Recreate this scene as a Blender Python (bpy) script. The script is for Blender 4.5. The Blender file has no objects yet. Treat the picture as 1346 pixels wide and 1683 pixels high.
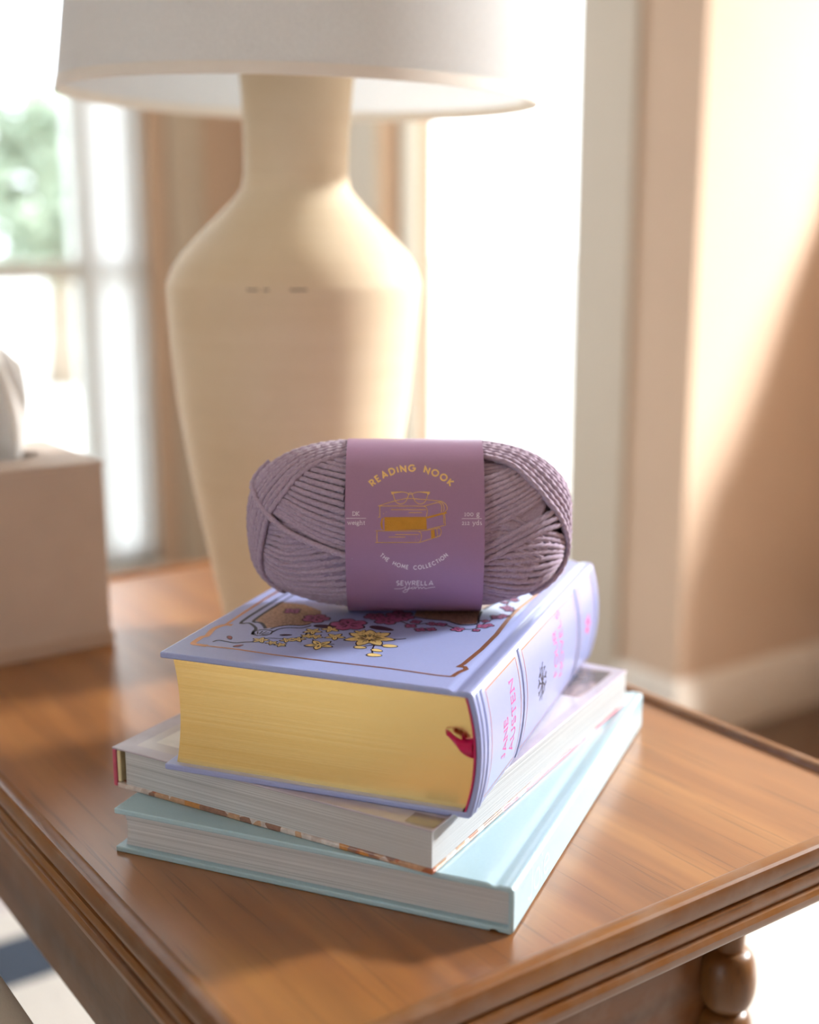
import bpy, bmesh, math, random
from mathutils import Vector, Matrix
import mathutils.geometry as mg

random.seed(4)
R = math.radians
SC = bpy.context.scene
COL = SC.collection
PI = math.pi

# ------------------------------------------------------------------ camera
TZ = 0.60                       # height of the table top above the floor
YAW = R(35.1188)                # the room and the table are turned by this angle
EV = Vector((math.cos(YAW), math.sin(YAW), 0))     # "v": towards the right, along the front edge of the table
EN = Vector((-math.sin(YAW), math.cos(YAW), 0))    # "u": away to the left, along the side of the table
def P(v, u, z=0.0): return EV * v + EN * u + Vector((0, 0, z))

cd = bpy.data.cameras.new('camera'); cam = bpy.data.objects.new('camera', cd); COL.objects.link(cam)
cam.location = (0, 0, TZ + 0.3141687); cam.rotation_euler = (R(90 - 12.5146), 0, 0)
cd.sensor_fit = 'HORIZONTAL'; cd.sensor_width = 24.0; cd.lens = 2105.2 / 1346 * 24.0
cd.clip_start = 0.02; cd.clip_end = 200
cd.dof.use_dof = True; cd.dof.focus_distance = 0.640; cd.dof.aperture_fstop = 2.6; cd.dof.aperture_blades = 9
SC.camera = cam

# ------------------------------------------------------------------ sky, daylight, exposure
w = bpy.data.worlds.new('world'); SC.world = w; w.use_nodes = True
bg = w.node_tree.nodes['Background']; bg.inputs[0].default_value = (0.84, 0.93, 1.0, 1); bg.inputs[1].default_value = 4.6
def area(name, loc, to, sx, sy, power, color=(1, 1, 1), portal=False):
    l = bpy.data.lights.new(name, 'AREA'); l.shape = 'RECTANGLE'; l.size = sx; l.size_y = sy
    l.energy = power; l.color = color
    o = bpy.data.objects.new(name, l); COL.objects.link(o)
    o.location = loc; o.rotation_euler = (Vector(to) - Vector(loc)).to_track_quat('-Z', 'Y').to_euler()
    if portal: l.cycles.is_portal = True
    return o
# bright hazy daylight behind the big window in the right-hand wall
area('daylight_right', P(5.50, -0.35, 3.10), P(1.0, 0.8, 0.8), 0.9, 0.9, 1550, (1.0, 0.985, 0.97))
#area('portal_1', P(1.80, 2.105, 1.17), P(0, 2.105, 1.17), 0.6, 2.1, 1, portal=True)
#area('portal_2', P(1.80, 4.675, 1.17), P(0, 4.675, 1.17), 1.85, 2.1, 1, portal=True)
vs = SC.view_settings
vs.view_transform = 'Standard'; vs.look = 'None'; vs.gamma = 1.0; vs.use_curve_mapping = False; vs.exposure = 0.26

# ------------------------------------------------------------------ helpers
def lin(h):
    h = h.lstrip('#'); c = [int(h[i:i + 2], 16) / 255 for i in (0, 2, 4)]
    return tuple(x / 12.92 if x <= .04045 else ((x + .055) / 1.055) ** 2.4 for x in c) + (1,)

class NT:
    def __init__(s, name):
        s.m = bpy.data.materials.new(name); s.m.use_nodes = True; s.t = s.m.node_tree
        s.b = s.t.nodes['Principled BSDF']; s.out = s.t.nodes['Material Output']
    def n(s, typ, **kw):
        x = s.t.nodes.new(typ)
        for k, v in kw.items():
            if k in x.inputs: x.inputs[k].default_value = v
            else: setattr(x, k, v)
        return x
    def l(s, a, b): s.t.links.new(a, b)
    def obj(s, scale=(1, 1, 1), rot=(0, 0, 0)):
        tc = s.n('ShaderNodeTexCoord'); mp = s.n('ShaderNodeMapping')
        mp.inputs['Scale'].default_value = scale; mp.inputs['Rotation'].default_value = rot
        s.l(tc.outputs['Object'], mp.inputs[0]); return mp.outputs[0]
    def noise(s, vec, scale, detail=4, rough=.55, dist=0):
        x = s.n('ShaderNodeTexNoise'); x.inputs['Scale'].default_value = scale; x.inputs['Detail'].default_value = detail
        x.inputs['Roughness'].default_value = rough; x.inputs['Distortion'].default_value = dist
        s.l(vec, x.inputs['Vector']); return x.outputs['Fac']
    def ramp(s, fac, stops, interp='LINEAR'):
        x = s.n('ShaderNodeValToRGB'); x.color_ramp.interpolation = interp
        e = x.color_ramp.elements
        while len(e) < len(stops): e.new(0.5)
        for i, (p, c) in enumerate(stops): e[i].position = p; e[i].color = c
        s.l(fac, x.inputs[0]); return x.outputs[0]
    def mix(s, fac, a, b, mode='MIX'):
        x = s.n('ShaderNodeMix', data_type='RGBA', blend_type=mode)
        for v, i in ((fac, 0), (a, 6), (b, 7)):
            if hasattr(v, 'links'): s.l(v, x.inputs[i])
            else: x.inputs[i].default_value = v
        return x.outputs[2]
    def bump(s, h, strength=.3, dist=.001):
        x = s.n('ShaderNodeBump'); x.inputs['Strength'].default_value = strength; x.inputs['Distance'].default_value = dist
        s.l(h, x.inputs['Height']); s.l(x.outputs[0], s.b.inputs['Normal'])
    def base(s, c):
        if hasattr(c, 'links'): s.l(c, s.b.inputs['Base Color'])
        else: s.b.inputs['Base Color'].default_value = c
    def set(s, **kw):
        for k, v in kw.items(): s.b.inputs[k.replace('_', ' ')].default_value = v
        return s
def plain(name, hexc, rough=.6, var=.04, scale=30, bump=0.0, **kw):
    m = NT(name); c = lin(hexc); v = m.obj()
    f = m.noise(v, scale, 3)
    d = tuple(max(0, x * (1 - var * 2)) for x in c[:3]) + (1,); e = tuple(min(1, x * (1 + var * 2)) for x in c[:3]) + (1,)
    m.base(m.ramp(f, [(.3, d), (.7, e)])); m.set(Roughness=rough, **kw)
    if bump: m.bump(m.noise(v, scale * 8, 3), bump, .0005)
    return m.m
def wood(name, axis, dark='#6a4220', mid='#935f2e', light='#b07c42', rough=.34, grey=0.0, coat=.8):
    m = NT(name)
    s = [9.0, 9.0, 9.0]; s[axis] = .9
    v = m.obj(tuple(s)); f = m.noise(v, 4.0, 3, .5, .5)
    c1 = m.ramp(f, [(.15, lin(dark)), (.5, lin(mid)), (.85, lin(light))])
    s2 = [260.0, 260.0, 260.0]; s2[axis] = 7.0
    v2 = m.obj(tuple(s2)); f2 = m.noise(v2, 1.6, 3, .5, .1)
    pores = m.ramp(f2, [(.30, (0, 0, 0, 1)), (.40, (1, 1, 1, 1))])
    s3 = [60.0, 60.0, 60.0]; s3[axis] = 2.0
    f3 = m.noise(m.obj(tuple(s3)), 1.2, 3, .5, .3)
    str_ = m.ramp(f3, [(.3, (.78, .74, .70, 1)), (.6, (1, 1, 1, 1))])
    c2 = m.mix(.8, c1, str_, 'MULTIPLY')
    dk = tuple(x * .45 for x in lin(dark)[:3]) + (1,)
    x = m.n('ShaderNodeMix', data_type='RGBA'); m.l(pores, x.inputs[0]); m.l(c2, x.inputs[7])
    y = m.mix(.45, c2, dk); m.l(y, x.inputs[6])
    col = x.outputs[2]
    if grey:
        f4 = m.noise(m.obj((30, 30, 30)), 1.3, 4, .6)
        col = m.mix(m.ramp(f4, [(.45, (0, 0, 0, 1)), (.7, (grey, grey, grey, 1))]), col, lin('#8f7f72'))
    m.base(col)
    m.set(Roughness=rough, Coat_Weight=coat, Coat_Roughness=.3)
    m.bump(pores, .12, .0003)
    return m.m

class MB:
    """collects faces, builds one mesh object"""
    def __init__(s): s.v = []; s.f = []; s.mi = []
    def face(s, *idx, m=0): s.f.append(tuple(idx)); s.mi.append(m)
    def add(s, verts, faces, m=0):
        b = len(s.v); s.v += [tuple(x) for x in verts]
        for f in faces: s.f.append(tuple(b + i for i in f)); s.mi.append(m)
    def box(s, a, b, m=0):
        x0, y0, z0 = a; x1, y1, z1 = b
        s.add([(x0, y0, z0), (x1, y0, z0), (x1, y1, z0), (x0, y1, z0), (x0, y0, z1), (x1, y0, z1), (x1, y1, z1), (x0, y1, z1)],
              [(3, 2, 1, 0), (4, 5, 6, 7), (0, 1, 5, 4), (1, 2, 6, 5), (2, 3, 7, 6), (3, 0, 4, 7)], m)
        return s
    def extrude(s, prof, fn, ts, closed=True, caps=True, m=0):
        """prof: list of 2D pts; fn(p, t) -> 3D; swept through ts"""
        n = len(prof); b = len(s.v)
        for t in ts:
            for p in prof: s.v.append(tuple(fn(p, t)))
        for k in range(len(ts) - 1):
            for i in range(n if closed else n - 1):
                j = (i + 1) % n
                s.face(b + k * n + i, b + k * n + j, b + (k + 1) * n + j, b + (k + 1) * n + i, m=m)
        if caps and closed:
            tri = mg.tessellate_polygon([[Vector((p[0], p[1], 0)) for p in prof]])
            for t in tri:
                s.face(*[b + i for i in t], m=m); s.face(*[b + (len(ts) - 1) * n + i for i in reversed(t)], m=m)
        return s
    def lathe(s, prof, n=48, m=0, caps=True):
        b = len(s.v)
        for r, z in prof:
            for i in range(n):
                a = 2 * PI * i / n; s.v.append((r * math.cos(a), r * math.sin(a), z))
        for k in range(len(prof) - 1):
            for i in range(n):
                j = (i + 1) % n; s.face(b + k * n + i, b + k * n + j, b + (k + 1) * n + j, b + (k + 1) * n + i, m=m)
        if caps:
            s.f.append(tuple(b + i for i in reversed(range(n)))); s.mi.append(m)
            e = b + (len(prof) - 1) * n; s.f.append(tuple(e + i for i in range(n))); s.mi.append(m)
        return s
    def build(s, name, mat, parent=None, smooth=False, bevel=0, loc=None, rotz=None, fix=True, seg=2, angle=35):
        me = bpy.data.meshes.new(name); me.from_pydata(s.v, [], s.f)
        mats = mat if isinstance(mat, (list, tuple)) else [mat]
        for x in mats: me.materials.append(x)
        if len(mats) > 1: me.polygons.foreach_set('material_index', s.mi)
        if fix:
            bm = bmesh.new(); bm.from_mesh(me); bmesh.ops.recalc_face_normals(bm, faces=bm.faces); bm.to_mesh(me); bm.free()
        if smooth:
            me.shade_smooth()
            if smooth == 'auto':
                me.set_sharp_from_angle(angle=R(angle))
        me.update()
        o = bpy.data.objects.new(name, me); COL.objects.link(o)
        if parent: o.parent = parent
        if loc is not None: o.location = loc
        if rotz is not None: o.rotation_euler = (0, 0, rotz)
        if bevel:
            b = o.modifiers.new('bevel', 'BEVEL'); b.width = bevel; b.segments = seg; b.limit_method = 'ANGLE'; b.angle_limit = R(40)
            me.shade_smooth(); me.set_sharp_from_angle(angle=R(60))
        return o
def tag(o, label, cat, group=None, kind=None):
    o['label'] = label; o['category'] = cat
    if group: o['group'] = group
    if kind: o['kind'] = kind
    return o
def empty(name, loc, rotz=0.0):
    o = bpy.data.objects.new(name, None); COL.objects.link(o); o.location = loc; o.rotation_euler = (0, 0, rotz)
    o.empty_display_size = .02; return o
def thing(name, label, cat, loc, rotz=0.0, group=None): return tag(empty(name, loc, rotz), label, cat, group)
def struct(o): o['kind'] = 'structure'; return o

# ------------------------------------------------------------------ materials
M = {}
M['wall'] = plain('wall_paint', '#d4baa1', .8, .015, 4)
M['ceiling'] = plain('ceiling_paint', '#f2ede6', .9, .01, 3)
M['casing'] = plain('casing_paint', '#cbbfac', .55, .01, 6)
M['trim'] = plain('trim_paint', '#e6ddd0', .5, .01, 6)
M['frame'] = plain('window_frame_paint', '#e0e4df', .45, .01, 6)
M['floor'] = wood('floor_wood', 0, '#4d3626', '#6a4c38', '#806047', .4)
M['wood_u'] = wood('table_wood', 1)
M['wood_rv'] = wood('table_wood_edge', 0, '#553414', '#7c4d1c', '#9f6c30', .36, .3, .2)
M['wood_ru'] = wood('table_wood_side_edge', 1, '#553414', '#7c4d1c', '#9f6c30', .36, .3, .2)
M['wood_leg'] = wood('table_wood_turned', 2, '#4a2d12', '#6f471d', '#8a602c', .38, 0, .2)
M['rug'] = plain('rug_white', '#9f9a93', .95, .03, 60, .3)
M['rug_navy'] = plain('rug_navy', '#1c2634', .95, .06, 60, .3)
M['patio'] = plain('patio_stone', '#d8d6d0', .9, .05, 2)
def glass():
    m = NT('window_glass'); t = m.t; t.nodes.remove(m.b)
    tr = m.n('ShaderNodeBsdfTransparent'); gl = m.n('ShaderNodeBsdfGlossy'); gl.inputs['Roughness'].default_value = .02
    mx = m.n('ShaderNodeMixShader'); mx.inputs[0].default_value = .05
    m.l(tr.outputs[0], mx.inputs[1]); m.l(gl.outputs[0], mx.inputs[2]); m.l(mx.outputs[0], m.out.inputs[0])
    return m.m
M['glass'] = glass()
def cloth(name, hexc, trans=.4, rough=.9, weave=900, bump=.15):
    m = NT(name); v = m.obj()
    f = m.noise(v, weave, 2); c = lin(hexc); d = tuple(x * .93 for x in c[:3]) + (1,)
    colr = m.ramp(f, [(.3, d), (.7, c)]); m.base(colr); m.set(Roughness=rough)
    m.bump(f, bump, .0004)
    if trans:
        t = m.n('ShaderNodeBsdfTranslucent'); m.l(colr, t.inputs[0]); mx = m.n('ShaderNodeMixShader'); mx.inputs[0].default_value = trans
        m.l(m.b.outputs[0], mx.inputs[1]); m.l(t.outputs[0], mx.inputs[2]); m.l(mx.outputs[0], m.out.inputs[0])
    return m.m
M['curtain'] = cloth('sheer_curtain', '#fafafa', .72, .9, 300, .1)
M['shade'] = cloth('lamp_shade_fabric', '#f1f3f4', .5, .9, 700, .1)
M['shade_rim'] = plain('lamp_shade_tape', '#f0ece4', .8, .02)
M['tissue'] = cloth('tissue_paper', '#f3f1ee', .4, .9, 200, .1)
M['box'] = plain('tissue_box_card', '#d5c6ba', .75, .03, 14)
M['box_edge'] = plain('tissue_box_edge', '#cdb9a8', .75, .03, 14)
M['brass'] = plain('lamp_brass', '#b99a5c', .3, .03, 20, 0, Metallic=1.0)
M['chair'] = cloth('shadow_chair_fabric', '#b79a80', 0, .95, 500, .2)
M['sofa'] = cloth('sofa_fabric', '#b8b3a8', 0, .95, 900, .8)
def ceramic():
    m = NT('lamp_terracotta'); v = m.obj((2, 2, 60)); f = m.noise(v, 2.2, 5, .6)
    g = m.noise(m.obj(), 9, 5, .6)
    c = m.ramp(f, [(.2, lin('#e0cca9')), (.8, lin('#e6d3b2'))])
    c = m.mix(m.ramp(g, [(.35, (0, 0, 0, 1)), (.7, (.5, .5, .5, 1))]), c, lin('#efe0c6'))
    m.base(c); m.set(Roughness=.7); m.bump(f, .08, .0006); return m.m
M['ceramic'] = ceramic()
M['cork'] = plain('lamp_chip', '#5f4a34', .8, .1, 60)

# ------------------------------------------------------------------ room shell  (local axes: x = v, y = u, z up)
VC, UR, UE = 1.645, 1.505, 2.95
def rbox(name, a, b, mat, parent=None, bevel=0):
    o = MB().box(a, b).build(name, mat, parent, bevel=bevel)
    if parent is None: o.rotation_euler = (0, 0, YAW)
    return o
HT = 2.6
def lshape(name, z0, z1, mat):
    pr = [(-2.35, -2.65), (4.25, -2.65), (4.25, UR + .14), (VC + .14, UR + .14), (VC + .14, UE + .14), (-2.35, UE + .14)]
    o = MB().extrude(pr, lambda p, t: (p[0], p[1], t), (z0, z1)).build(name, mat); o.rotation_euler = (0, 0, YAW); return struct(o)
lshape('floor', -.12, 0, M['floor']); lshape('ceiling', HT, HT + .12, M['ceiling'])
W1 = (1.805, 2.44, .10, 2.25); W2 = (-.15, 1.31, .08, 2.25)
m = MB()
for a, b in (((VC, UR, 0), (VC + .14, W1[0], HT)), ((VC, W1[0], 0), (VC + .14, W1[1], W1[2])), ((VC, W1[0], W1[3]), (VC + .14, W1[1], HT)),
             ((VC, W1[1], 0), (VC + .14, UE + .14, HT))): m.box(a, b)
o = struct(m.build('wall_back', M['wall'])); o.rotation_euler = (0, 0, YAW)
struct(rbox('wall_corner', (VC + .14, UR, 0), (4.1, UR + .14, HT), M['wall']))
W3 = (-.45, 1.30, .55, 2.50)
m = MB()
for a, b in (((4.1, -2.5, 0), (4.25, W3[0], HT)), ((4.1, W3[0], 0), (4.25, W3[1], W3[2])), ((4.1, W3[0], W3[3]), (4.25, W3[1], HT)), ((4.1, W3[1], 0), (4.25, UR + .14, HT))): m.box(a, b)
o = struct(m.build('wall_right', M['wall'])); o.rotation_euler = (0, 0, YAW)
W4 = (-.38, .27, .08, 2.25)
m = MB()
for a, b in (((-2.35, -2.5, 0), (-2.2, W4[0], HT)), ((-2.35, W4[0], 0), (-2.2, W4[1], W4[2])), ((-2.35, W4[0], W4[3]), (-2.2, W4[1], HT)), ((-2.35, W4[1], 0), (-2.2, UE, HT))): m.box(a, b)
o = struct(m.build('wall_left', M['wall'])); o.rotation_euler = (0, 0, YAW)
struct(rbox('wall_rear', (-2.35, -2.65, 0), (4.25, -2.5, HT), M['wall']))
m = MB()
for a, b in (((-2.35, UE, 0), (W2[0], UE + .14, HT)), ((W2[0], UE, 0), (W2[1], UE + .14, W2[2])), ((W2[0], UE, W2[3]), (W2[1], UE + .14, HT)), ((W2[1], UE, 0), (VC, UE + .14, HT))): m.box(a, b)
o = struct(m.build('wall_front', M['wall'])); o.rotation_euler = (0, 0, YAW)

def window(name, at_, W, z0, z1, rails=(), stiles=(), fw=.05, turn=0, sw=.03):
    e = empty(name, at_ + Vector((0, 0, z0)), YAW + turn); struct(e)
    H_ = z1 - z0; d = .045; off = .04
    m = MB()
    m.box((off, 0, 0), (off + d, fw, H_)); m.box((off, W - fw, 0), (off + d, W, H_))
    m.box((off, fw, 0), (off + d, W - fw, fw)); m.box((off, fw, H_ - fw), (off + d, W - fw, H_))
    m.build('window_frame', M['frame'], e, bevel=.003)
    ys = [fw] + sorted(stiles) + [W - fw]
    for y in stiles: MB().box((off, y - sw, fw), (off + d, y + sw, H_ - fw)).build('mullion', M['frame'], e, bevel=.003)
    for (z, t) in rails: 
        for a, b in zip(ys[:-1], ys[1:]):
            a2 = a if a == fw else a + sw; b2 = b if b == W - fw else b - sw
            MB().box((off + .003, a2, z - t), (off + d - .003, b2, z + t)).build('glazing_bar', M['frame'], e, bevel=.003)
    zs = [fw] + [z for z, t in rails] + [H_ - fw]
    for a, b in zip(ys[:-1], ys[1:]):
        for c, g in zip(zs[:-1], zs[1:]):
            MB().box((off + .018, a, c), (off + .023, b, g)).build('pane', M['glass'], e)
    m = MB().box((-.03, -.0, -.03), (off, W, 0)); m.build('window_sill', M['trim'], e, bevel=.004)
    return e
window('window_1', P(VC, W1[0]), W1[1] - W1[0], W1[2], W1[3], fw=.022)
window('window_2', P(W2[1], UE), W2[1] - W2[0], W2[2], W2[3], rails=((.735, .022),), stiles=(.146, .80), turn=PI / 2, sw=.028)
window('window_3', P(4.1, W3[0]), W3[1] - W3[0], W3[2], W3[3], stiles=(.875,))
window('fill_window', P(-2.2, W4[1]), W4[1] - W4[0], W4[2], W4[3], turn=PI)  # unseen window, added for cool fill on the front faces
# casings and baseboards
def trim(name, a, b, mat=None):
    o = rbox(name, a, b, mat or M['casing'], bevel=.003); return struct(o)
trim('trim_1', (VC - .010, 1.652, 0), (VC, W1[0], 2.35))
trim('trim_2', (VC - .022, W1[1], 0), (VC, 2.575, 2.35))
trim('trim_3', (VC - .022, W1[0], W1[3]), (VC, W1[1], 2.35))
trim('trim_4', (1.356, UE - .022, 0), (1.448, UE, 2.35))
def baseboard(name, path, ang=None):
    # profile: distance from the wall, height
    prof = [(0, 0), (.018, 0), (.018, .085), (.013, .10), (.010, .112), (.0055, .118), (0, .12)]
    m = MB(); m.extrude(prof, lambda p, t: path(p, t), (0, 1)); o = m.build(name, M['trim'], None, smooth='auto')
    o.rotation_euler = (0, 0, YAW); return struct(o)
baseboard('baseboard_right', lambda p, t: (VC - .018 * 0 + (-p[0] if t == 0 else 2.45), UR - p[0], p[1]))
baseboard('baseboard_back', lambda p, t: (VC - p[0], UR - p[0] if t == 0 else 1.652, p[1]))
baseboard('baseboard_left', lambda p, t: (VC - p[0], 2.575 if t == 0 else UE, p[1]))
baseboard('baseboard_front', lambda p, t: (1.448 if t == 0 else VC - .019, UE - p[0], p[1]))

# rug: white with a navy stripe
t = thing('floor_rug', 'off-white rug with a dark navy stripe lying under the table', 'rug', P(.4, .35, 0), YAW)
m = MB(); m.box((-1.9, -1.6, .0005), (1.2, 1.07, .012)); m.build('rug_field', M['rug'], t)
m = MB(); m.box((-1.9, 1.07, .0005), (1.2, 1.18, .012)); m.build('rug_stripe', M['rug_navy'], t)['label'] = 'dark navy stripe of the rug'
m = MB(); m.box((-1.9, 1.18, .0005), (1.2, 1.25, .012)); m.build('rug_border', M['rug'], t)

# outdoors
o = tag(MB().box((-8, -8, -.35), (30, 40, -.15)).build('patio', M['patio']), 'pale sunlit patio outside the windows', 'ground'); o.rotation_euler = (0, 0, YAW)
o['kind'] = 'structure'; del o['category']
def leafmat(name, a, b):
    m = NT(name); f = m.noise(m.obj(), 3, 3); m.base(m.ramp(f, [(.35, lin(a)), (.65, lin(b))])); m.set(Roughness=.6); return m.m
M['leaf1'] = leafmat('leaf_green', '#8c9c88', '#a6b4a0'); M['bark'] = plain('bark', '#8a7d6e', .9, .1, 10)
def tree(loc, r, h, label, n=1300, seed=1):
    rnd = random.Random(seed); t = thing('tree', label, 'tree', loc)
    m = MB()
    for i in range(n):
        a = rnd.uniform(0, 2 * PI); cz = rnd.uniform(-1, 1); rr = rnd.uniform(.45, 1) ** .5
        d = Vector((math.cos(a) * math.sqrt(1 - cz * cz), math.sin(a) * math.sqrt(1 - cz * cz), cz))
        lump = 1 + .22 * math.sin(5 * a + 3 * cz) + .15 * math.sin(7 * cz + 2 * a)
        c = Vector((d.x * r * rr * lump, d.y * r * rr * lump, h + d.z * r * 1.2 * rr * lump))
        x = Vector((rnd.gauss(0, 1), rnd.gauss(0, 1), rnd.gauss(0, .6))).normalized(); y = x.cross(Vector((rnd.gauss(0, 1), rnd.gauss(0, 1), rnd.gauss(0, 1)))).normalized()
        s = rnd.uniform(.06, .12)
        m.add([c - x * s, c + y * s * .5, c + x * s, c - y * s * .5], [(0, 1, 2, 3)])
    f = m.build('foliage', M['leaf1'], t, fix=False); f['kind'] = 'stuff'
    m = MB().lathe([(.16, 0), (.12, .3), (.10, h * .6), (.06, h), (.03, h + r * .5)], 12); m.build('trunk', M['bark'], t, smooth=True)
    for k in range(4):
        a = k * 1.7; q = Vector((math.cos(a), math.sin(a), 0)); m = MB()
        for (s0, w_) in ((0, .06), (1, .02)):
            c = Vector((0, 0, h * .62)) + (q * r * .6 + Vector((0, 0, r * .8))) * s0
            for j in range(6):
                b = j * PI / 3; m.v.append(tuple(c + Vector((math.cos(b) * w_, math.sin(b) * w_, 0))))
        for j in range(6): m.face(j, (j + 1) % 6, 6 + (j + 1) % 6, 6 + j)
        m.build('branch', M['bark'], t, smooth=True)
    return t
tree((-2.36, 8.8, -.15), .50, 1.32, 'pale green leafy tree seen through the left window beside the lampshade', seed=3)
tree((-6.0, 14.5, -.15), 1.3, 2.7, 'green tree farther off at the left edge of the window', 2200, seed=8)

# ------------------------------------------------------------------ curtain
def curtain():
    m = MB(); n = 60; wd = .160
    for z in [.015 + 2.16 * i / 12 for i in range(13)]:
        for i in range(n + 1):
            s = i / n; m.v.append((.012 * math.sin(s * 2 * PI * 3.2 + .3 * math.sin(z * 2)) + .003 * math.sin(s * 23), wd * s, z))
    for k in range(12):
        for i in range(n): a = k * (n + 1) + i; m.face(a, a + 1, a + n + 2, a + n + 1)
    t = thing('window_curtain', 'narrow bright white sheer curtain hanging left of the lamp', 'curtain', P(1.309, UE + .018, W2[2]), YAW + PI / 2)
    m.build('curtain_panel', M['curtain'], t, smooth=True, fix=False)
    m = MB(); m.extrude([(.006 * math.cos(a * PI / 6), .006 * math.sin(a * PI / 6)) for a in range(12)], lambda p, q: (p[0], -.001 + q * 1.46, 2.155 + p[1]), (0, 1)); m.build('curtain_rod', M['brass'], t, smooth='auto')
curtain()

# ------------------------------------------------------------------ unseen chair, added and shaped to shade the corner wall
def shadow_chair():
    t = thing('shadow_chair', 'unseen tan upholstered chair added to shade the corner wall', 'shadow_chair', P(2.09, .80, 0), YAW)
    def ext(name, prof, v0, v1, bev=.02):
        m = MB(); m.extrude(prof, lambda p, q: (q, p[0], p[1]), (v0, v1)); return m.build(name, M['chair'], t, bevel=bev, seg=3)
    ext('backrest', [(.435, .16), (.445, .60), (.486, .722), (.516, .757), (.547, .824), (.579, .917), (.629, 1.034), (.655, 1.18), (.695, 1.21), (.695, .16)], 0.0, .62)
    ext('seat_cushion', [(.02, .27), (.02, .36), (.43, .34), (.43, .25)], .09, .53)
    ext('seat_base', [(.03, .14), (.03, .265), (.43, .245), (.43, .14)], .09, .53)
    for v0, v1 in ((.0, .085), (.535, .62)):
        ext('armrest', [(.02, .12), (.02, .33), (.43, .33), (.43, .12)], v0, v1)
    for x in (.05, .57):
        for y in (.06, .62): MB().lathe([(.014, 0), (.022, .125), (.022, .165)], 14).build('leg', M['wood_leg'], t, smooth='auto', loc=(x, y, 0))
shadow_chair()

# ------------------------------------------------------------------ ottoman, lower left corner
def ottoman():
    t = thing('ottoman', 'grey woven ottoman corner at the lower left beside the table', 'ottoman', P(.168, .46, .012), YAW)
    MB().box((-.24, -.04, .10), (0, .40, .46)).build('base', M['sofa'], t, bevel=.012, seg=3)
    MB().box((-.243, -.043, .4605), (.002, .403, .54)).build('cushion', M['sofa'], t, bevel=.022, seg=4)
    for x in (-.20, -.04):
        for y in (0, .36): MB().lathe([(.014, 0), (.020, .0995)], 14).build('leg', M['wood_leg'], t, smooth='auto', loc=(x, y, 0))
ottoman()
# ------------------------------------------------------------------ table
TV0, TV1, TU0, TU1 = .2085, .6035, .3850, 1.0800      # inner panel
def table():
    t = thing('side_table', 'brown wooden side table with moulded raised edge and bobbin-turned legs', 'table', P(.41, .73, .012), YAW)
    ox, oy, oz = .41, .73, TZ - .012
    L = lambda v, u, z: (v - ox, u - oy, z + oz)
    MB().box(L(TV0 - .0005, TU0 - .0005, -.018), L(TV1 + .0005, TU1 + .0005, 0)).build('tabletop', M['wood_u'], t)
    prof = [(0, 0), (.0006, .0018), (.0016, .0030), (.0030, .0036), (.0070, .0036), (.0085, .0032), (.0097, .0020), (.0102, 0), (.0102, -.0040), (.0096, -.0075), (.0082, -.0098),
            (.0064, -.0105), (.0064, -.0116), (.0085, -.0122), (.0092, -.0150), (.0086, -.0180), (.0074, -.0205), (.0060, -.0212), (.0060, -.0224),
            (.0082, -.0232), (.0092, -.0258), (.0088, -.0290), (.0070, -.0318), (.0030, -.0326), (-.014, -.0326), (-.014, -.0185), (0, -.0185)]
    sides = [('wood_rv', lambda p, q: L((TV0 - p[0], TV1 + p[0])[q], TU0 - p[0], p[1])), ('wood_rv', lambda p, q: L((TV0 - p[0], TV1 + p[0])[q], TU1 + p[0], p[1])),
             ('wood_ru', lambda p, q: L(TV0 - p[0], (TU0 - p[0], TU1 + p[0])[q], p[1])), ('wood_ru', lambda p, q: L(TV1 + p[0], (TU0 - p[0], TU1 + p[0])[q], p[1]))]
    for mat, fn in sides:
        m = MB(); m.extrude(prof, fn, (0, 1)); m.build('edge_molding', M[mat], t, smooth='auto', angle=28)
    la, lb, lc, ld = .236, .538, .447, 1.03
    th = .016; z0, z1 = -.104, -.0328
    MB().box(L(la, lc + .006, -.18), L(lb - .004, lc + th + .006, z1)).build('apron', M['wood_rv'], t, bevel=.001)
    MB().box(L(la, ld - .008, z0), L(lb - .012, ld + th - .008, z1)).build('apron', M['wood_rv'], t, bevel=.001)
    MB().box(L(.214, TU0 + .02, z0), L(.214 + th, TU1 - .02, z1)).build('apron', M['wood_ru'], t, bevel=.001)
    MB().box(L(lb - .004, lc + .02, z0 + .03), L(lb + .012, ld - .02, z1)).build('apron', M['wood_ru'], t, bevel=.001)
    # bobbin-turned legs
    pr = [(.0165, -.0328), (.0165, -.042), (.0130, -.058), (.0094, -.078), (.0085, -.0960)]
    z = -.0960
    while z > -.53:
        hgt = .0385
        for k in range(1, 11):
            a = PI * k / 10; pr.append((.0085 + .0082 * math.sin(a) ** .9, z - hgt * (1 - math.cos(a)) / 2))
        z -= hgt
    pr += [(.011, z - .004), (.013, z - .012), (.010, -(TZ - .012) + .0)]
    pr = [(r, q) for r, q in pr]
    pr.reverse()
    for (v, u) in ((lb + .003, lc - .002), (lb + .003, ld), (.232, lc - .002), (.232, ld)):
        m = MB().lathe(pr, 32); o = m.build('leg', M['wood_leg'], t, smooth='auto', loc=L(v, u, 0), angle=50)
    return t
table()

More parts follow.
